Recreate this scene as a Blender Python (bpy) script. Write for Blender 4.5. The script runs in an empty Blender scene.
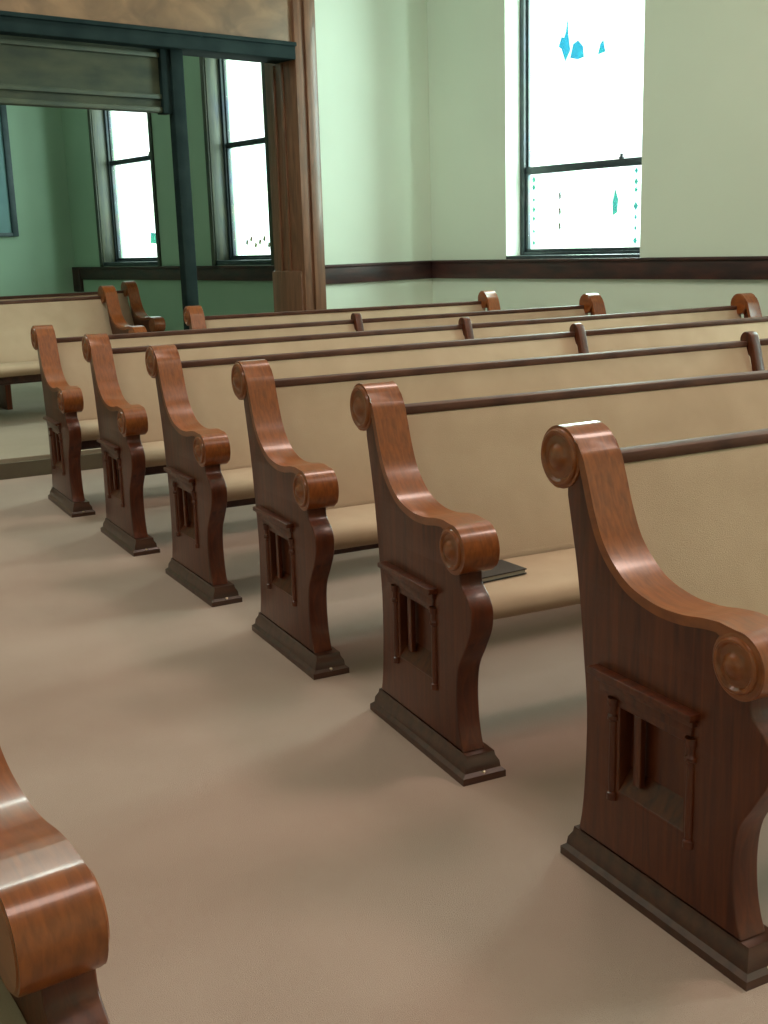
import bpy, bmesh, math, random
from mathutils import Vector, Matrix
random.seed(7)
S = bpy.context.scene
COL = S.collection

# ---------------------------------------------------------------- camera
cam_d = bpy.data.cameras.new('camera'); cam = bpy.data.objects.new('camera', cam_d); COL.objects.link(cam)
cam_d.sensor_fit = 'VERTICAL'; cam_d.sensor_height = 36.0
cam_d.lens = 1150 * 36 / 1024; cam_d.clip_start = .05
PITCH, ROLL, CAM_H = 0.229, -0.0301, 1.3149
fw = Vector((0, math.cos(PITCH), -math.sin(PITCH))); r0 = Vector((1, 0, 0)); u0 = r0.cross(fw)
r_ = r0 * math.cos(ROLL) + u0 * math.sin(ROLL); u_ = u0 * math.cos(ROLL) - r0 * math.sin(ROLL)
cam.matrix_world = Matrix(((r_.x, u_.x, -fw.x, 0), (r_.y, u_.y, -fw.y, 0), (r_.z, u_.z, -fw.z, CAM_H), (0, 0, 0, 1)))
S.camera = cam
# ---------------------------------------------------------------- view, world
S.view_settings.view_transform = 'Standard'; S.view_settings.look = 'None'
S.view_settings.gamma = 1; S.view_settings.use_curve_mapping = False
S.view_settings.exposure = 0.4
wd = bpy.data.worlds.new('overcast_sky'); S.world = wd; wd.use_nodes = True
bg = wd.node_tree.nodes['Background']; bg.inputs[0].default_value = (.84, 1.0, .95, 1); bg.inputs[1].default_value = 2.6

# room frame: K is the far corner, A runs along the partition wall, B along the window wall
K = Vector((.5, 10.6, 0))
uA = Vector((math.cos(math.radians(40)), math.sin(math.radians(40)), 0))
uB = Vector((math.cos(math.radians(-50)), math.sin(math.radians(-50)), 0))
ROOM = Matrix(((uA.x, uB.x, 0, K.x), (uA.y, uB.y, 0, K.y), (0, 0, 1, 0), (0, 0, 0, 1)))   # (a, b, z) -> world (mirrored: fix normals)
def W(a, b, z): return ROOM @ Vector((a, b, z))

def area(name, pos, direction, sx, sy, power, color, spread=180):
    l = bpy.data.lights.new(name, 'AREA'); l.shape = 'RECTANGLE'; l.size = sx; l.size_y = sy
    l.energy = power; l.color = color; l.spread = math.radians(spread)
    o = bpy.data.objects.new(name, l); COL.objects.link(o); o.location = pos
    o.rotation_euler = Vector(direction).to_track_quat('-Z', 'Y').to_euler()
    return o
DAY = (.78, 1.0, .95)
WINS = [('window_1', -6.35, -4.9, 2.43, 95), ('window_2', -3.6, -2.5, 2.43, 95), ('window_3', .92, 2.30, 1.87, 250),
        ('window_added_4', 4.6, 5.94, 1.87, 330), ('window_added_5', 8.2, 9.54, 1.87, 330)]  # last two are out of view, added for daylight from the right
SILL, WTOP = 1.18, 3.6
for nm, b0, b1, mr, pw in WINS:
    area('daylight', W(1.0, (b0 + b1) / 2, 2.6), -uA, (b1 - b0) * 1.3, 2.6, pw, DAY)
WARM = (1.0, .74, .64)
for a, b, p in [(-3.0, 4.2, 34), (-3.0, 7.6, 54), (-6.4, 3.4, 15), (-6.0, 7.6, 30)]:  # warm area lights added out of view as fill under the ceiling
    area('unseen_ceiling_light', W(a, b, 4.6), (0, 0, -1), .9, .9, p, WARM)
for db in (-.27, .27): area('unseen_ceiling_light', W(-4.62 + db, 1.1, 4.9), (0, 0, -1), .42, .6, 24, (.88, 1, .9))  # pair added out of view to put a highlight on the lower-left arm
area('unseen_ceiling_light', W(-4.0, -3.6, 3.7), (0, 0, -1), .6, .6, 8, (.7, 1, .8))  # green-tinted area light, unseen in the side room

# ---------------------------------------------------------------- materials
def newmat(name):
    m = bpy.data.materials.new(name); m.use_nodes = True
    nt = m.node_tree; return m, nt, nt.nodes['Principled BSDF']
def setp(b, **k):
    for n, v in k.items(): b.inputs[n.replace('_', ' ')].default_value = v
def ramp(nt, c0, c1, p0=0.3, p1=0.7):
    r = nt.nodes.new('ShaderNodeValToRGB'); e = r.color_ramp.elements
    e[0].position = p0; e[0].color = (*c0, 1); e[1].position = p1; e[1].color = (*c1, 1); return r
def noise_mat(name, c0, c1, scale=(1, 1, 1), nscale=5, rough=.8, detail=4, bump=0, bscale=200, coat=0, distort=0, spec=.5, bdist=.002):
    m, nt, b = newmat(name); tc = nt.nodes.new('ShaderNodeTexCoord'); mp = nt.nodes.new('ShaderNodeMapping')
    mp.inputs['Scale'].default_value = scale
    nt.links.new(tc.outputs['Object'], mp.inputs[0])
    n = nt.nodes.new('ShaderNodeTexNoise'); n.inputs['Scale'].default_value = nscale; n.inputs['Detail'].default_value = detail
    n.inputs['Distortion'].default_value = distort
    nt.links.new(mp.outputs[0], n.inputs['Vector'])
    r = ramp(nt, c0, c1); nt.links.new(n.outputs['Fac'], r.inputs[0]); nt.links.new(r.outputs[0], b.inputs['Base Color'])
    setp(b, Roughness=rough, Specular_IOR_Level=spec, Coat_Weight=coat, Coat_Roughness=.12)
    if bump:
        n2 = nt.nodes.new('ShaderNodeTexNoise'); n2.inputs['Scale'].default_value = bscale; n2.inputs['Detail'].default_value = 2
        nt.links.new(tc.outputs['Object'], n2.inputs['Vector'])
        bp = nt.nodes.new('ShaderNodeBump'); bp.inputs['Strength'].default_value = bump; bp.inputs['Distance'].default_value = bdist
        nt.links.new(n2.outputs['Fac'], bp.inputs['Height']); nt.links.new(bp.outputs[0], b.inputs['Normal'])
    return m
M = {}
M['wood'] = noise_mat('varnished_oak', (.048, .0075, .0018), (.125, .025, .0055), (14, 14, 1.2), 3.5, .36, 5, .12, 60, .12, .6, .4)  # darker copy of the oak, shade on the aisle faces put into colour
M['wood_cap'] = noise_mat('lit_oak', (.165, .040, .0075), (.285, .074, .014), (34, 4, 10), 3.2, .30, 5, .1, 60, .3, .4, .4)  # paler copy of the pew oak, light on its tops put into colour
M['dark_wood'] = noise_mat('dark_stained_oak', (.035, .012, .008), (.085, .028, .016), (6, 6, 6), 3, .45, 5)
M['rail_wood'] = noise_mat('rail_oak', (.06, .024, .016), (.125, .052, .032), (3, 14, 14), 3, .6, 4, 0, 60, 0, 0, .25)
M['trim_wood'] = noise_mat('chair_rail_oak', (.022, .012, .014), (.075, .024, .02), (2, 2, 8), 2, .5, 4)
M['casing_wood'] = noise_mat('casing_oak', (.10, .042, .022), (.23, .095, .05), (9, 9, .9), 3, .42, 5, 0, 60, .2, .8)
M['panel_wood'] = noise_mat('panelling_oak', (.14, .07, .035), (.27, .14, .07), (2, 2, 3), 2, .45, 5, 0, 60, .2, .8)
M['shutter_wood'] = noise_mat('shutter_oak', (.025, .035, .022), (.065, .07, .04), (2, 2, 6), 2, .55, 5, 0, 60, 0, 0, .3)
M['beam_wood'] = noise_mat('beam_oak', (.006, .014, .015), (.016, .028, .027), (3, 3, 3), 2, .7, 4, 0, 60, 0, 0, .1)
M['fabric'] = noise_mat('cream_upholstery', (.42, .300, .205), (.475, .345, .24), (1, 1, 1), 6, .92, 3, .5, 500, 0, 0, .2)
M['carpet'] = noise_mat('beige_carpet', (.40, .292, .242), (.46, .34, .285), (1, 1, 1), 1.6, .97, 8, .6, 520, 0, .3, .1, .004)
M['carpet_side'] = noise_mat('platform_carpet', (.35, .29, .225), (.42, .34, .265), (1, 1, 1), 1.6, .97, 8, .8, 260, 0, .3, .1, .004)
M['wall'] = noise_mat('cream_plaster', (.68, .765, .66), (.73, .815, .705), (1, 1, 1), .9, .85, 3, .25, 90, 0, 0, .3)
M['wall_green_light'] = noise_mat('plaster_in_green_light', (.33, .46, .34), (.39, .53, .40), (1, 1, 1), .8, .85, 3, .25, 90, 0, 0, .3)  # dimmer, greener light of the side room put into the plaster colour
M['ceiling'] = noise_mat('white_ceiling', (.7, .7, .64), (.78, .78, .7), (1, 1, 1), 1, .9)
M['frame'] = noise_mat('painted_sash', (.022, .035, .045), (.045, .06, .07), (3, 3, 3), 3, .4, 3)
M['book'] = noise_mat('black_cover', (.018, .016, .016), (.03, .026, .024), (3, 3, 3), 3, .5, 3)
M['pages'] = noise_mat('page_edges', (.30, .26, .2), (.4, .35, .28), (3, 3, 90), 3, .8, 3)
M['brass'] = newmat('brass_screw')[0]; setp(M['brass'].node_tree.nodes['Principled BSDF'], Base_Color=(.7, .6, .45, 1), Metallic=1., Roughness=.3)
M['step_shade'] = noise_mat('step_carpet_shade', (.12, .095, .065), (.16, .13, .09), (1, 1, 1), 3, .95, 3)  # dark carpet strip on the step, riser shade put into its colour
M['black'] = noise_mat('board_edge', (.02, .04, .05), (.04, .07, .08), (3, 3, 3), 3, .5)
M['board'] = noise_mat('board_face', (.12, .25, .27), (.16, .30, .31), (1, 1, 1), 3, .5)

def glass_mat(name, tint, pattern=True):
    m = bpy.data.materials.new(name); m.use_nodes = True; nt = m.node_tree; nt.nodes.clear()
    out = nt.nodes.new('ShaderNodeOutputMaterial'); mix = nt.nodes.new('ShaderNodeMixShader')
    tr = nt.nodes.new('ShaderNodeBsdfTransparent'); gl = nt.nodes.new('ShaderNodeBsdfGlossy'); gl.inputs['Roughness'].default_value = .08
    fr = nt.nodes.new('ShaderNodeValue'); fr.outputs[0].default_value = .05
    if pattern:
        tc = nt.nodes.new('ShaderNodeTexCoord'); v = nt.nodes.new('ShaderNodeTexVoronoi'); v.inputs['Scale'].default_value = 9
        nt.links.new(tc.outputs['Object'], v.inputs['Vector'])
        mx = nt.nodes.new('ShaderNodeMix'); mx.data_type = 'RGBA'; mx.inputs[0].default_value = .12
        mx.inputs[6].default_value = (*tint, 1); nt.links.new(v.outputs['Color'], mx.inputs[7]); nt.links.new(mx.outputs[2], tr.inputs[0])
    else: tr.inputs[0].default_value = (*tint, 1)
    nt.links.new(fr.outputs[0], mix.inputs[0]); nt.links.new(tr.outputs[0], mix.inputs[1]); nt.links.new(gl.outputs[0], mix.inputs[2])
    nt.links.new(mix.outputs[0], out.inputs[0]); return m
M['glass'] = glass_mat('window_glass', (.96, 1, .97))
M['glass_blue'] = glass_mat('blue_glass', (.16, .50, .60), False)
M['glass_border'] = glass_mat('border_glass', (.22, .50, .45), False)
M['glass_amber'] = glass_mat('amber_glass', (.25, .22, .16), False)

# ---------------------------------------------------------------- mesh helpers
def link(name, me, mat, parent=None, smooth=35):
    o = bpy.data.objects.new(name, me); COL.objects.link(o)
    if mat is not None and not me.materials: me.materials.append(mat)
    if smooth is not None:
        for p in me.polygons: p.use_smooth = True
        me.set_sharp_from_angle(angle=math.radians(smooth))
    if parent is not None: o.parent = parent
    return o
def bm_obj(name, bm, mat, parent=None, smooth=35, mtx=None):
    if mtx is not None: bmesh.ops.transform(bm, matrix=mtx, verts=bm.verts)
    bmesh.ops.recalc_face_normals(bm, faces=bm.faces)
    me = bpy.data.meshes.new(name); bm.to_mesh(me); bm.free()
    return link(name, me, mat, parent, smooth)
def abox(bm, x0, x1, y0, y1, z0, z1, bev=0):
    r = bmesh.ops.create_cube(bm, size=1)
    vs = r['verts']
    for v in vs: v.co = Vector(((x0 + x1) / 2 + v.co.x * (x1 - x0), (y0 + y1) / 2 + v.co.y * (y1 - y0), (z0 + z1) / 2 + v.co.z * (z1 - z0)))
    if bev:
        es = list({e for v in vs for e in v.link_edges})
        bmesh.ops.bevel(bm, geom=es, offset=bev, segments=2, affect='EDGES', profile=.5)
def structure(o, ):
    o['kind'] = 'structure'; return o
def tag(o, label, cat, group=None):
    o['label'] = label; o['category'] = cat
    if group: o['group'] = group
    return o
def prism(bm, pts, x0, x1):
    """closed (y, z) outline swept along x"""
    a = [bm.verts.new((x0, y, z)) for y, z in pts]; b = [bm.verts.new((x1, y, z)) for y, z in pts]
    n = len(pts)
    for i in range(n): bm.faces.new((a[i], a[(i + 1) % n], b[(i + 1) % n], b[i]))
    bm.faces.new(a); bm.faces.new(b[::-1])
def spline(P, n=8, closed=False):
    out = []; m = len(P)
    for i in range(m - 1):
        p0 = P[max(i - 1, 0)]; p1 = P[i]; p2 = P[i + 1]; p3 = P[min(i + 2, m - 1)]
        for k in range(n):
            t = k / n
            out.append(tuple(.5 * (2 * p1[j] + (p2[j] - p0[j]) * t + (2 * p0[j] - 5 * p1[j] + 4 * p2[j] - p3[j]) * t * t + (-p0[j] + 3 * p1[j] - 3 * p2[j] + p3[j]) * t ** 3) for j in (0, 1)))
    out.append(P[-1]); return out
def arc(c, r, a0, a1, n=14):
    return [(c[0] + r * math.cos(math.radians(a0 + (a1 - a0) * i / n)), c[1] + r * math.sin(math.radians(a0 + (a1 - a0) * i / n))) for i in range(n + 1)]
def outline_mesh(name, loops, x0, x1, bevel=.004, offset=True):
    """(y, z) loops (first outer, others holes) -> solid between x0 and x1 with eased edges"""
    cu = bpy.data.curves.new(name, 'CURVE'); cu.dimensions = '2D'; cu.fill_mode = 'BOTH'
    for lp in loops:
        sp = cu.splines.new('POLY'); sp.points.add(len(lp) - 1); sp.use_cyclic_u = True
        for p, q in zip(sp.points, lp): p.co = (q[0], q[1], 0, 1)
    cu.extrude = (x1 - x0) / 2 - bevel; cu.bevel_depth = bevel; cu.bevel_resolution = 2; cu.offset = -bevel
    ob = bpy.data.objects.new(name, cu); COL.objects.link(ob)
    dg = bpy.context.evaluated_depsgraph_get(); dg.update()
    me = bpy.data.meshes.new_from_object(ob.evaluated_get(dg))
    bpy.data.objects.remove(ob); me.name = name
    mid = (x0 + x1) / 2
    for v in me.vertices: v.co = Vector((mid + v.co.z, v.co.x, v.co.y))
    bm = bmesh.new(); bm.from_mesh(me); bmesh.ops.remove_doubles(bm, verts=bm.verts, dist=.0002)
    bmesh.ops.recalc_face_normals(bm, faces=bm.faces); bm.to_mesh(me); bm.free()
    me.materials.clear()
    return me
def lathe(bm, c, prof, n=36):
    """prof = [(x, r)] turned round the x axis through (y, z) = c"""
    rings = []
    for x, r in prof:
        if r < 1e-5: rings.append([bm.verts.new((x, c[0], c[1]))])
        else: rings.append([bm.verts.new((x, c[0] + r * math.cos(2 * math.pi * k / n), c[1] + r * math.sin(2 * math.pi * k / n))) for k in range(n)])
    for A_, B_ in zip(rings, rings[1:]):
        for k in range(n):
            k2 = (k + 1) % n
            if len(A_) == 1 and len(B_) == 1: continue
            if len(A_) == 1: bm.faces.new((A_[0], B_[k], B_[k2]))
            elif len(B_) == 1: bm.faces.new((A_[k], B_[0], A_[k2]))
            else: bm.faces.new((A_[k], B_[k], B_[k2], A_[k2]))
def zlathe(bm, c, prof, n=14):
    rings = [[bm.verts.new((c[0] + r * math.cos(2 * math.pi * k / n), c[1] + r * math.sin(2 * math.pi * k / n), z)) for k in range(n)] for z, r in prof]
    for A_, B_ in zip(rings, rings[1:]):
        for k in range(n): bm.faces.new((A_[k], A_[(k + 1) % n], B_[(k + 1) % n], B_[k]))
    bm.faces.new(rings[0][::-1]); bm.faces.new(rings[-1])

# ---------------------------------------------------------------- setting
H1, H2, T = 5.0, 3.95, .3
AMIN, BMAX = -12.0, 11.5
bm = bmesh.new(); abox(bm, AMIN, T, -.3, BMAX, -.1, 0)
structure(bm_obj('floor', bm, M['carpet'], mtx=ROOM, smooth=None))
# raised platform of the side room, with its step into the sanctuary
bm = bmesh.new()
th6 = .482; o6 = Vector((-1.852, 6.215, 0))
def L6(x, y): return o6 + Vector((math.cos(th6) * x - math.sin(th6) * y, math.sin(th6) * x + math.cos(th6) * y, 0))
back = [W(-8, -.3, 0), W(.0, -.3, 0)]
def wv(v, z): return bm.verts.new((v.x, v.y, z))
front_l = L6(-5.2, .74); front_r = L6(1.05, .74); back_r = W(-1.6, -.3, 0)
poly = [front_l, front_r, back_r, W(0, -.3, 0), W(0, -7.2, 0), W(-8, -7.2, 0)]
lo = [wv(p, .001) for p in poly]; hi = [wv(p, .12) for p in poly]
bm.faces.new(lo[::-1]); bm.faces.new(hi)
for i in range(len(poly)): bm.faces.new((lo[i], lo[(i + 1) % 6], hi[(i + 1) % 6], hi[i]))
structure(bm_obj('floor_platform', bm, M['carpet_side'], smooth=None))
bm = bmesh.new()
d6 = Vector((math.cos(th6), math.sin(th6), 0)); n6 = Vector((math.sin(th6), -math.cos(th6), 0))
q = [front_l, front_r, front_r + n6 * .02, front_l + n6 * .02]
lo = [wv(p, .0) for p in q]; hi = [wv(p, .095) for p in q]
bm.faces.new(lo[::-1]); bm.faces.new(hi)
for i in range(4): bm.faces.new((lo[i], lo[(i + 1) % 4], hi[(i + 1) % 4], hi[i]))
structure(bm_obj('trim_5', bm, M['step_shade'], smooth=None))
bm = bmesh.new(); abox(bm, AMIN, T, -.3, BMAX, H1, H1 + .1); structure(bm_obj('ceiling', bm, M['ceiling'], mtx=ROOM, smooth=None))
bm = bmesh.new(); abox(bm, -8.1, T, -7.3, -.3, H2, H2 + .1); structure(bm_obj('ceiling_side_room', bm, M['ceiling'], mtx=ROOM, smooth=None))
def window_wall(name, bs, be, wins, ztop, mat):
    bm = bmesh.new(); cur = bs
    for _, b0, b1, _, _ in wins:
        abox(bm, 0, T, cur, b0, 0, ztop); abox(bm, 0, T, b0, b1, 0, SILL - .015); abox(bm, 0, T, b0, b1, WTOP, ztop); cur = b1
    abox(bm, 0, T, cur, be, 0, ztop)
    return structure(bm_obj(name, bm, mat, mtx=ROOM, smooth=None))
window_wall('wall_right', -.14, BMAX, WINS[2:], H1, M['wall'])
window_wall('wall_right_side_room', -7.2, -.14, WINS[:2], H2, M['wall_green_light'])
bm = bmesh.new(); abox(bm, -1.25, 0, -.27, 0, 0, H1); abox(bm, AMIN, -1.25, -.27, -.09, 3.75, H1); structure(bm_obj('wall_back', bm, M['wall'], mtx=ROOM, smooth=None))
bm = bmesh.new(); abox(bm, AMIN, -8, -.27, 0, 0, 3.75); structure(bm_obj('wall_back_left', bm, M['wall'], mtx=ROOM, smooth=None))
bm = bmesh.new(); abox(bm, -8.1, T, -7.35, -7.2, 0, H2); structure(bm_obj('wall_side_room_end', bm, M['wall_green_light'], mtx=ROOM, smooth=None))
bm = bmesh.new(); abox(bm, -8.1, -8, -7.2, -.27, 0, H2); structure(bm_obj('wall_side_room_left', bm, M['wall_green_light'], mtx=ROOM, smooth=None))
bm = bmesh.new(); abox(bm, AMIN - .2, AMIN, -.3, BMAX, 0, H1); structure(bm_obj('wall_left', bm, M['wall'], mtx=ROOM, smooth=None))
bm = bmesh.new(); abox(bm, AMIN, T, BMAX, BMAX + .2, 0, H1); structure(bm_obj('wall_front', bm, M['wall'], mtx=ROOM, smooth=None))

# chair rails
def rail_section(bm, a0, a1, b0, b1, z0, z1, ax):
    abox(bm, a0, a1, b0, b1, z0, z1, .006)
bm = bmesh.new()
abox(bm, -.035, 0, -.14, BMAX, 1.0, 1.155, .006); abox(bm, -.05, 0, -.14, BMAX, 1.135, 1.158, .005)
structure(bm_obj('trim_1', bm, M['trim_wood'], mtx=ROOM))
bm = bmesh.new()
abox(bm, -1.25, -.035, 0, .035, 1.0, 1.155, .006); abox(bm, -1.25, -.05, 0, .05, 1.135, 1.158, .005)
structure(bm_obj('trim_2', bm, M['trim_wood'], mtx=ROOM))
bm = bmesh.new()
abox(bm, -.035, 0, -7.15, -.3, .965, 1.12, .006); abox(bm, -.05, 0, -7.15, -.3, 1.105, 1.13, .005); abox(bm, -.05, 0, -7.19, -6.98, .8, 1.13, .006)
structure(bm_obj('trim_3', bm, M['trim_wood'], mtx=ROOM))
bm = bmesh.new()
abox(bm, -.02, 0, -.14, BMAX, 0, .14, .004); abox(bm, -1.25, 0, 0, .02, 0, .14, .004)
structure(bm_obj('baseboard_right', bm, M['trim_wood'], mtx=ROOM))

# windows
def window(nm, b0, b1, mr, reveal_wood):
    e = bpy.data.objects.new(nm, None); COL.objects.link(e); e.location = W(.2, (b0 + b1) / 2, SILL); e['kind'] = 'structure'
    inv = Matrix.Translation(-e.location)
    def part(n, bm, mat, par=e, sm=35): return bm_obj(n, bm, mat, par, sm, inv @ ROOM)
    st = .045
    bm = bmesh.new()
    abox(bm, .17, .25, b0, b0 + st, SILL, WTOP, .004); abox(bm, .17, .25, b1 - st, b1, SILL, WTOP, .004); abox(bm, .17, .25, b0 + st, b1 - st, WTOP - st, WTOP, .004)
    abox(bm, .17, .25, b0 + st, b1 - st, SILL, SILL + .03, .004)
    part('window_frame', bm, M['frame'])
    bm = bmesh.new(); abox(bm, -.004, .2, b0, b1, SILL - .045, SILL + .005, .003); part('window_sill', bm, M['frame'])
    bm = bmesh.new(); s2 = .03
    abox(bm, .185, .225, b0 + st, b1 - st, mr - .03, mr + .03, .005)
    abox(bm, .185, .225, b0 + st, b0 + st + s2, SILL + .03, mr, .004); abox(bm, .185, .225, b1 - st - s2, b1 - st, SILL + .03, mr, .004)
    abox(bm, .185, .225, b0 + st, b1 - st, SILL + .03, SILL + .055, .004)
    lower = part('lower_sash', bm, M['frame'])
    bm = bmesh.new(); zlathe(bm, (0, 0), [(0, .02), (.012, .022), (.018, .012), (.03, .012), (.036, .02), (.04, .005)])
    bmesh.ops.translate(bm, verts=bm.verts, vec=(.195, (b0 + b1) / 2 + .35, mr + .03)); part('sash_lock', bm, M['frame'], lower)
    bm = bmesh.new()
    abox(bm, .205, .24, b0 + st, b0 + st + .02, mr, WTOP - st, .004); abox(bm, .205, .24, b1 - st - .02, b1 - st, mr, WTOP - st, .004); abox(bm, .205, .24, b0 + st, b1 - st, WTOP - st - .03, WTOP - st, .004)
    part('upper_sash', bm, M['frame'])
    bm = bmesh.new(); abox(bm, .203, .207, b0 + st + s2, b1 - st - s2, SILL + .055, mr - .03); part('lower_pane', bm, M['glass'], sm=None)
    bm = bmesh.new(); abox(bm, .219, .223, b0 + st + .02, b1 - st - .02, mr + .03, WTOP - st - .03); part('upper_pane', bm, M['glass'], sm=None)
    if reveal_wood:
        bm = bmesh.new(); abox(bm, 0, .17, b0, b0 + .012, SILL, WTOP, .002); abox(bm, 0, .17, b1 - .012, b1, SILL, WTOP, .002)
        abox(bm, -.02, 0, b0 - .07, b0, SILL - .05, WTOP + .05, .004); abox(bm, -.02, 0, b1, b1 + .07, SILL - .05, WTOP + .05, .004); abox(bm, -.02, 0, b0 - .07, b1 + .07, WTOP + .0, WTOP + .07, .004)
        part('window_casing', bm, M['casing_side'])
    return e, part
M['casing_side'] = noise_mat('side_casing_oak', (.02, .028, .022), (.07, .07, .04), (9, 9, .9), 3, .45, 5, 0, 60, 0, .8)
def blob(bm, pts, a=.198, t=.004):
    v0 = [bm.verts.new((a, p[0], p[1])) for p in pts]; v1 = [bm.verts.new((a + t, p[0], p[1])) for p in pts]
    bm.faces.new(v0); bm.faces.new(v1[::-1]); n = len(pts)
    for i in range(n): bm.faces.new((v0[i], v1[i], v1[(i + 1) % n], v0[(i + 1) % n]))
for nm, b0, b1, mr, pw in WINS:
    e, part = window(nm, b0, b1, mr, nm in ('window_1', 'window_2'))
    if nm == 'window_3':
        bm = bmesh.new()   # blue leaded pieces in the upper pane
        blob(bm, [(1.30, 2.80), (1.33, 2.78), (1.37, 2.68), (1.42, 2.76), (1.40, 2.88), (1.39, 3.0), (1.375, 2.9), (1.355, 2.86), (1.33, 2.87)], .214)
        blob(bm, [(1.42, 2.70), (1.50, 2.68), (1.56, 2.69), (1.55, 2.77), (1.50, 2.82), (1.45, 2.80)], .214)
        blob(bm, [(1.70, 2.69), (1.77, 2.70), (1.75, 2.79), (1.72, 2.76)], .214)
        part('coloured_glass', bm, M['glass_blue'], sm=None)
        bm = bmesh.new()   # narrow border of small coloured quarries in the lower sash
        for z in [1.30, 1.38, 1.47, 1.56, 1.65, 1.74, 1.80]:
            for bb_ in (1.05, 2.10, 2.2):
                s = random.uniform(.012, .022); zz = z + random.uniform(-.02, .02)
                blob(bm, [(bb_ - s, zz), (bb_, zz - s * 1.6), (bb_ + s, zz), (bb_, zz + s * 1.6)])
        blob(bm, [(1.88, 1.48), (1.92, 1.5), (1.93, 1.6), (1.9, 1.68), (1.875, 1.58)])
        part('border_glass', bm, M['glass_border'], sm=None)
        bm = bmesh.new()
        for z in (1.38, 1.5, 1.62): blob(bm, [(1.33, z), (1.345, z + .02), (1.34, z + .07), (1.325, z + .05)])
        part('amber_glass', bm, M['glass_amber'], sm=None)
    if nm == 'window_1':
        bm = bmesh.new(); blob(bm, [(-5.42, 1.41), (-5.25, 1.40), (-5.24, 1.52), (-5.40, 1.54)]); blob(bm, [(-5.25, 1.42), (-5.0, 1.33), (-5.0, 1.345), (-5.25, 1.44)])
        part('coloured_glass', bm, M['glass_border'], sm=None)
    if nm == 'window_2':
        bm = bmesh.new()
        for k in range(7):
            b_ = -3.28 + k * .085; z = 1.36 + .04 * math.sin(k * 2.1)
            blob(bm, [(b_, z), (b_ + .03, z - .015), (b_ + .05, z + .03), (b_ + .02, z + .05)])
        part('coloured_glass', bm, M['glass_amber'], sm=None)

# partition opening: casing, jamb, header beam, post, transom panel
bm = bmesh.new()
abox(bm, -1.45, -1.25, -.40, .03, .0, H1 - .6, .006)
abox(bm, -1.36, -1.25, .03, .05, .0, H1 - .6, .006)
abox(bm, -1.47, -1.25, -.42, .0, 0, 1.12, .02)
for k in (-.28, -.16): abox(bm, -1.462, -1.45, k - .02, k + .02, 1.05, 2.74, .003)
structure(bm_obj('trim_casing', bm, M['casing_wood'], mtx=ROOM))
bm = bmesh.new()
abox(bm, -8, -1.45, -.24, .04, 2.75, 2.86, .006); abox(bm, -8, -1.45, -.24, .06, 2.845, 2.875, .005)
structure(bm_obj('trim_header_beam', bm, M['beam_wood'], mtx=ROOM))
bm = bmesh.new()
abox(bm, -8, -1.45, -.14, -.0, 2.875, 3.75)
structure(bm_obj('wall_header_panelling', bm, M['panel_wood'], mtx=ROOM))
bm = bmesh.new()
abox(bm, -2.545, -2.44, -.10, -.02, .12, 2.75, .006); abox(bm, -2.62, -2.545, -.14, -.04, 2.3, 2.75, .004)
structure(bm_obj('trim_partition_post', bm, M['beam_wood'], mtx=ROOM))
bm = bmesh.new()
abox(bm, -8, -2.62, -.14, -.08, 2.31, 2.75)
for z in (2.31, 2.40, 2.69): abox(bm, -8, -2.62, -.08, -.055, z, z + .035, .005)
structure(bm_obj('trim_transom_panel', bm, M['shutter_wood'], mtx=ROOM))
# a board on the end wall of the side room, its right edge in view
e = bpy.data.objects.new('wall_board', None); COL.objects.link(e); e.location = W(-1.6, -7.17, 2.4)
inv = Matrix.Translation(-e.location)
bm = bmesh.new(); abox(bm, -2.4, -.85, -7.195, -7.175, 1.6, 3.3); bm_obj('board_face', bm, M['board'], e, None, inv @ ROOM)
bm = bmesh.new(); abox(bm, -.85, -.77, -7.198, -7.15, 1.55, 3.35, .004); abox(bm, -2.48, -2.4, -7.198, -7.15, 1.55, 3.35, .004); abox(bm, -2.4, -.85, -7.198, -7.15, 3.3, 3.35, .004); abox(bm, -2.4, -.85, -7.198, -7.15, 1.55, 1.6, .004)
bm_obj('board_frame', bm, M['black'], e, 35, inv @ ROOM)
tag(e, 'dark-edged board hanging on the green-lit end wall of the side room at the left edge', 'board')

# ---------------------------------------------------------------- pew meshes
BS, AR, SR, RR = (.034, .877), (-.484, .588), .063, .060
back_pts = spline([(-.035, .07), (-.048, .14), (-.056, .25), (-.057, .36), (-.045, .47), (-.034, .56), (-.020, .65), (.000, .74), (.014, .80)], 5)
front_top = spline([(-.030, .905), (-.045, .885), (-.061, .845), (-.086, .778), (-.121, .716), (-.185, .664), (-.263, .642), (-.335, .641), (-.400, .651), (-.450, .655)], 6)
front_low = spline([(-.512, .535), (-.517, .505), (-.548, .478), (-.566, .445), (-.560, .395), (-.530, .34), (-.498, .285), (-.488, .22), (-.492, .15), (-.503, .10), (-.515, .07)], 5)
def full_outline():
    sc = arc(BS, SR, -115, 205 - 115 + 50, 22)          # round the back scroll: from under it, behind, over the top
    sc = [p for p in arc(BS, SR - .003, -110, 150, 24)]
    ar = arc(AR, RR - .003, 55, 241, 16)
    return back_pts + sc + [(y + .003, z - .004) for y, z in front_top[2:-3]] + ar[4:] + front_low
OUT = full_outline()
HOLE = [(-.165, .215), (-.355, .215), (-.355, .395), (-.165, .395)]
me_front = outline_mesh('panel_front', [OUT, HOLE], .022, .085, .004)
def merged(name, meshes, extra=None):
    bm = bmesh.new()
    for m in meshes: bm.from_mesh(m)
    if extra: extra(bm)
    me = bpy.data.meshes.new(name); bm.to_mesh(me); bm.free(); return me
def sill_extra(bm):
    # backing board and sloped sill of the niche
    abox(bm, .054, .078, -.36, -.16, .21, .40)
    prism_pts = [(-.166, .205), (-.354, .205)]
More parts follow.
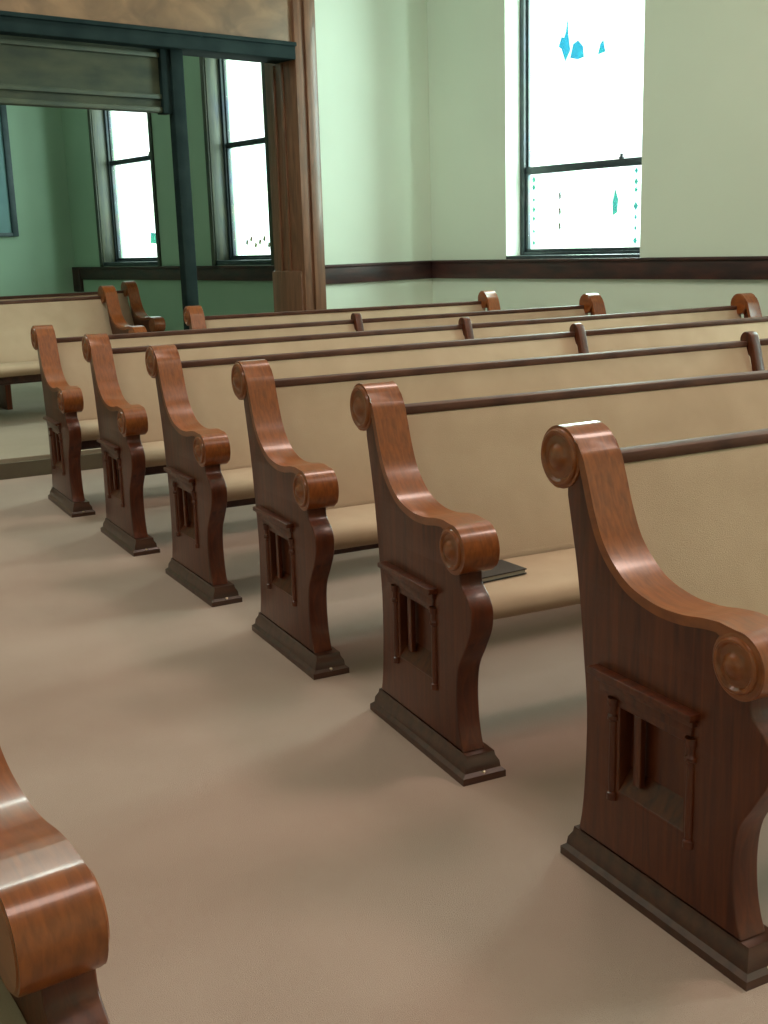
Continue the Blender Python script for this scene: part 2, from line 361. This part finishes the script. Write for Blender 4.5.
def f_sill(bm):
    v = [bm.verts.new(c) for c in ((.024, -.166, .214), (.024, -.354, .214), (.056, -.354, .262), (.056, -.166, .262))]
    w = [bm.verts.new((q.co.x + .004, q.co.y, q.co.z - .004)) for q in v]
    bm.faces.new(v); bm.faces.new(w[::-1])
    for i in range(4): bm.faces.new((v[i], w[i], w[(i + 1) % 4], v[(i + 1) % 4]))
MESH = {}
MESH['end_panel'] = merged('end_panel', [me_front], sill_extra)
def to_mesh(name, fn):
    bm = bmesh.new(); fn(bm); bmesh.ops.recalc_face_normals(bm, faces=bm.faces)
    me = bpy.data.meshes.new(name); bm.to_mesh(me); bm.free(); return me
# cap band on the swept edge, from the back scroll down to the arm scroll
def f_cap(bm):
    top = arc(BS, SR + .003, -95, 150, 26) + front_top[3:-2] + arc(AR, RR + .003, 84, 232, 16); n = len(top); low = []
    for i, p in enumerate(top):
        q0 = top[max(i - 1, 0)]; q1 = top[min(i + 1, n - 1)]
        d = Vector((q1[0] - q0[0], q1[1] - q0[1])).normalized(); nn = Vector((-d.y, d.x))   # points to the wood side or not
        low.append((p[0] + nn.x * .02, p[1] + nn.y * .02))
    outer = [(p[0] - (l[0] - p[0]) * .0, p[1] - (l[1] - p[1]) * .0) for p, l in zip(top, low)]
    prism(bm, outer + low[::-1], .017, .114)
    es = [e for e in bm.edges if abs(e.verts[0].co.x - e.verts[1].co.x) < 1e-6 and len(e.link_faces) == 2 and any(len(f.verts) > 6 for f in e.link_faces)]
    bmesh.ops.bevel(bm, geom=es, offset=.004, segments=2, affect='EDGES', profile=.5)
MESH['cap'] = to_mesh('arm_cap', f_cap)
def f_scroll(c, r):
    def f(bm): lathe(bm, c, [(.016, 0), (.016, r - .004), (.019, r + .0025), (.111, r + .0025), (.116, r - .004), (.116, 0)])
    return f
MESH['back_scroll'] = to_mesh('scroll', f_scroll(BS, SR)); MESH['arm_scroll'] = to_mesh('scroll', f_scroll(AR, RR))
def f_ros(c, r):
    def f(bm): lathe(bm, c, [(.018, r * .96), (.012, r * .94), (.009, r * .88), (.009, r * .80), (.014, r * .72), (.014, r * .52), (.011, r * .42), (.006, r * .36), (.002, r * .26), (0, r * .12), (-.001, 0)])
    return f
MESH['back_rosette'] = to_mesh('rosette', f_ros(BS, SR)); MESH['arm_rosette'] = to_mesh('rosette', f_ros((AR[0] + .002, AR[1]), RR * .9))
def f_plinth(bm):
    prof = [(0, .0), (0, .018), (.010, .026), (.012, .042), (.020, .056), (.022, .068)]
    # stacked moulding on four sides
    def ring(i, z):
        return [bm.verts.new(c) for c in ((i, -i * .9, z), (i, -.556 + i * .9, z), (.122 - i, -.556 + i * .9, z), (.122 - i, -i * .9, z))]
    rs = [ring(i, z) for i, z in prof]
    for a, b in zip(rs, rs[1:]):
        for k in range(4): bm.faces.new((a[k], a[(k + 1) % 4], b[(k + 1) % 4], b[k]))
    bm.faces.new(rs[0][::-1]); bm.faces.new(rs[-1])
MESH['plinth'] = to_mesh('plinth', f_plinth)
def f_ledge(bm):
    abox(bm, -.004, .024, -.394, -.090, .452, .466, .002); abox(bm, .011, .024, -.385, -.100, .436, .452, .002); abox(bm, .016, .024, -.378, -.108, .415, .436, .002)
MESH['ledge'] = to_mesh('ledge', f_ledge)
def f_col(y):
    def f(bm):
        zlathe(bm, (.022, y), [(.19, .012), (.205, .012), (.207, .008), (.23, .0095), (.33, .0085), (.362, .008), (.366, .013), (.374, .013), (.378, .009), (.392, .009), (.398, .013), (.412, .013)], 12)
    return f
MESH['col1'] = to_mesh('colonnette', f_col(-.374)); MESH['col2'] = to_mesh('colonnette', f_col(-.148))
def f_mull(bm):
    abox(bm, .030, .044, -.222, -.200, .24, .394, .002)
MESH['mullion'] = to_mesh('niche_mullion', f_mull)
MESH['sill'] = to_mesh('niche_sill', f_sill)
def f_screw(bm): zlathe(bm, (.062, -.548), [(.014, .006), (.0245, .006), (.0265, .003)], 10)
MESH['screw'] = to_mesh('screw', f_screw)
DIV = [(-.03, .0)] + [(-.05, .3), (-.03, .6), (.03, .80)] + arc((.058, .872), .034, -60, 165, 14) + spline([(.012, .85), (-.02, .74), (-.06, .64), (-.13, .58), (-.25, .56), (-.38, .56), (-.43, .53), (-.45, .46), (-.44, .40)], 4) + [(-.43, .0)]
me_div = outline_mesh('divider', [DIV], 0, .045, .004)
CLOSED_SM = {}
def mirror(me, L):
    k = (me.name, round(L, 4))
    if k in CLOSED_SM: return CLOSED_SM[k]
    m2 = me.copy(); m2.transform(Matrix(((-1, 0, 0, L), (0, 1, 0, 0), (0, 0, 1, 0), (0, 0, 0, 1)))); m2.flip_normals()
    CLOSED_SM[k] = m2; return m2
def end_parts(root, L=None):
    g = (lambda m: m) if L is None else (lambda m: mirror(m, L))
    p = link('end_panel', g(MESH['end_panel']), M['wood'], root)
    link('arm_cap', g(MESH['cap']), M['wood_cap'], p)
    for s, r in (('back_scroll', 'back_rosette'), ('arm_scroll', 'arm_rosette')):
        link('scroll', g(MESH[s]), M['wood_cap'], p); link('rosette', g(MESH[r]), M['wood_cap'], p)
    link('plinth', g(MESH['plinth']), M['dark_wood2'], p); link('ledge', g(MESH['ledge']), M['wood'], p)
    link('colonnette', g(MESH['col1']), M['wood'], p); link('colonnette', g(MESH['col2']), M['wood'], p); link('niche_mullion', g(MESH['mullion']), M['wood'], p)
    link('niche_sill', g(MESH['sill']), M['wood'], p); link('screw', g(MESH['screw']), M['brass'], p)
M['dark_wood2'] = noise_mat('plinth_oak', (.035, .011, .006), (.08, .026, .012), (2, 12, 12), 3, .4, 5, 0, 60, .3)
def body_pieces(root, x0, x1, cuts):
    xs = [x0] + [c for c in cuts] + [x1]
    for i in range(len(xs) - 1):
        a = xs[i] + (0 if i == 0 else .025); b = xs[i + 1] - (0 if i == len(xs) - 2 else .025)
        bm = bmesh.new()
        prism(bm, [(.048, .846), (-.116, .440), (-.122, .42), (-.10, .405), (-.075, .41), (.090, .846)], a, b)
        es = [e for e in bm.edges if len(e.link_faces) == 2]
        bmesh.ops.bevel(bm, geom=es, offset=.006, segments=2, affect='EDGES', profile=.5)
        bm_obj('backrest', bm, M['fabric'], root)
        bm = bmesh.new()
        pts = [(-.10, .335), (-.13, .428)] + spline([(-.14, .432), (-.30, .440), (-.41, .443), (-.452, .434), (-.468, .410), (-.458, .385), (-.42, .366)], 5) + [(-.30, .345)]
        prism(bm, pts, a, b)
        bm_obj('seat', bm, M['fabric'], root)
        bm = bmesh.new(); abox(bm, a, b, .042, .098, .842, .866, .005); bm_obj('top_rail', bm, M['rail_wood'], root)
        bm = bmesh.new(); abox(bm, a, b, -.12, -.09, .27, .345, .003); abox(bm, a, b, -.25, -.22, .30, .343, .003); bm_obj('seat_frame', bm, M['dark_wood'], root)
    for c in cuts:
        d = link('divider', me_div, M['wood'], root); d.location = (c - .025, 0, 0)
def pew(loc, th, L, cuts, label, left=True, right=True, z=0):
    e = bpy.data.objects.new('church_pew', None); COL.objects.link(e); e.location = (loc[0], loc[1], z); e.rotation_euler = (0, 0, th)
    tag(e, label, 'pew', 'rows of upholstered church pews')
    if left: end_parts(e)
    if right: end_parts(e, L)
    body_pieces(e, .086, L - .086, cuts)
    return e

ROWS = [((.365, 2.290), .474, 4.75, [2.25], 'nearest pew on the right, its scrolled oak end cut by the right picture edge'),
        ((-.057, 3.123), .433, 4.50, [2.25], 'second nearest right-hand pew, with a black hymnal lying on its cream seat'),
        ((-.479, 3.866), .457, 4.40, [2.33], 'third pew of the right-hand rows, oak end in the middle of the picture'),
        ((-.921, 4.634), .493, 4.36, [2.19], 'fourth pew from the front of the right-hand rows, light catching its niche ledge'),
        ((-1.373, 5.408), .487, 4.27, [2.13], 'fifth pew from the front of the right-hand rows, behind the one with the bright ledge'),
        ((-1.852, 6.215), .482, 3.82, [1.97], 'sixth pew along the aisle, farthest oak end in the right-hand line')]
for loc, th, L, cuts, lab in ROWS: pew(loc, th, L, cuts, lab)
pew((-1.30, 7.89), .448, 2.46, [], 'short rearmost pew starting near the wooden casing, no aisle end in line')
t0 = .5853
pew((-.6178 + .018 * math.cos(t0) - 3.0 * math.cos(t0), 1.5741 + .018 * math.sin(t0) - 3.0 * math.sin(t0)), t0, 3.0, [], 'pew across the aisle in the lower left corner, only its arm in view')
c, s = math.cos(.62), math.sin(.62)
pew((-2.06 - 3.0 * c, 9.05 - 3.0 * s), .62, 3.05, [], 'pew on the raised platform through the opening, cream back above the aisle ends', z=.121)
pew((-2.13 - 3.0 * c, 10.2 - 3.0 * s), .62, 3.05, [1.7], 'dark pew end behind the platform pew, under the left side-room window', z=.121)

# hymnal on the second pew's seat
e = bpy.data.objects.new('hymnal', None); COL.objects.link(e)
x2, y2, t2 = -.057, 3.123, .433
px, py = .235, -.285
e.location = (x2 + math.cos(t2) * px - math.sin(t2) * py, y2 + math.sin(t2) * px + math.cos(t2) * py, .4435); e.rotation_euler = (0, 0, t2 + .11)
bm = bmesh.new(); abox(bm, -.085, .085, -.055, .055, 0, .003); abox(bm, -.085, .085, -.055, .055, .012, .015); abox(bm, -.085, .085, .052, .056, 0, .015)
bm_obj('cover', bm, M['book'], e)
bm = bmesh.new(); abox(bm, -.082, .082, -.052, .052, .003, .012); bm_obj('page_block', bm, M['pages'], e)
tag(e, 'black hymnal lying on the cream seat of the second nearest pew', 'book')
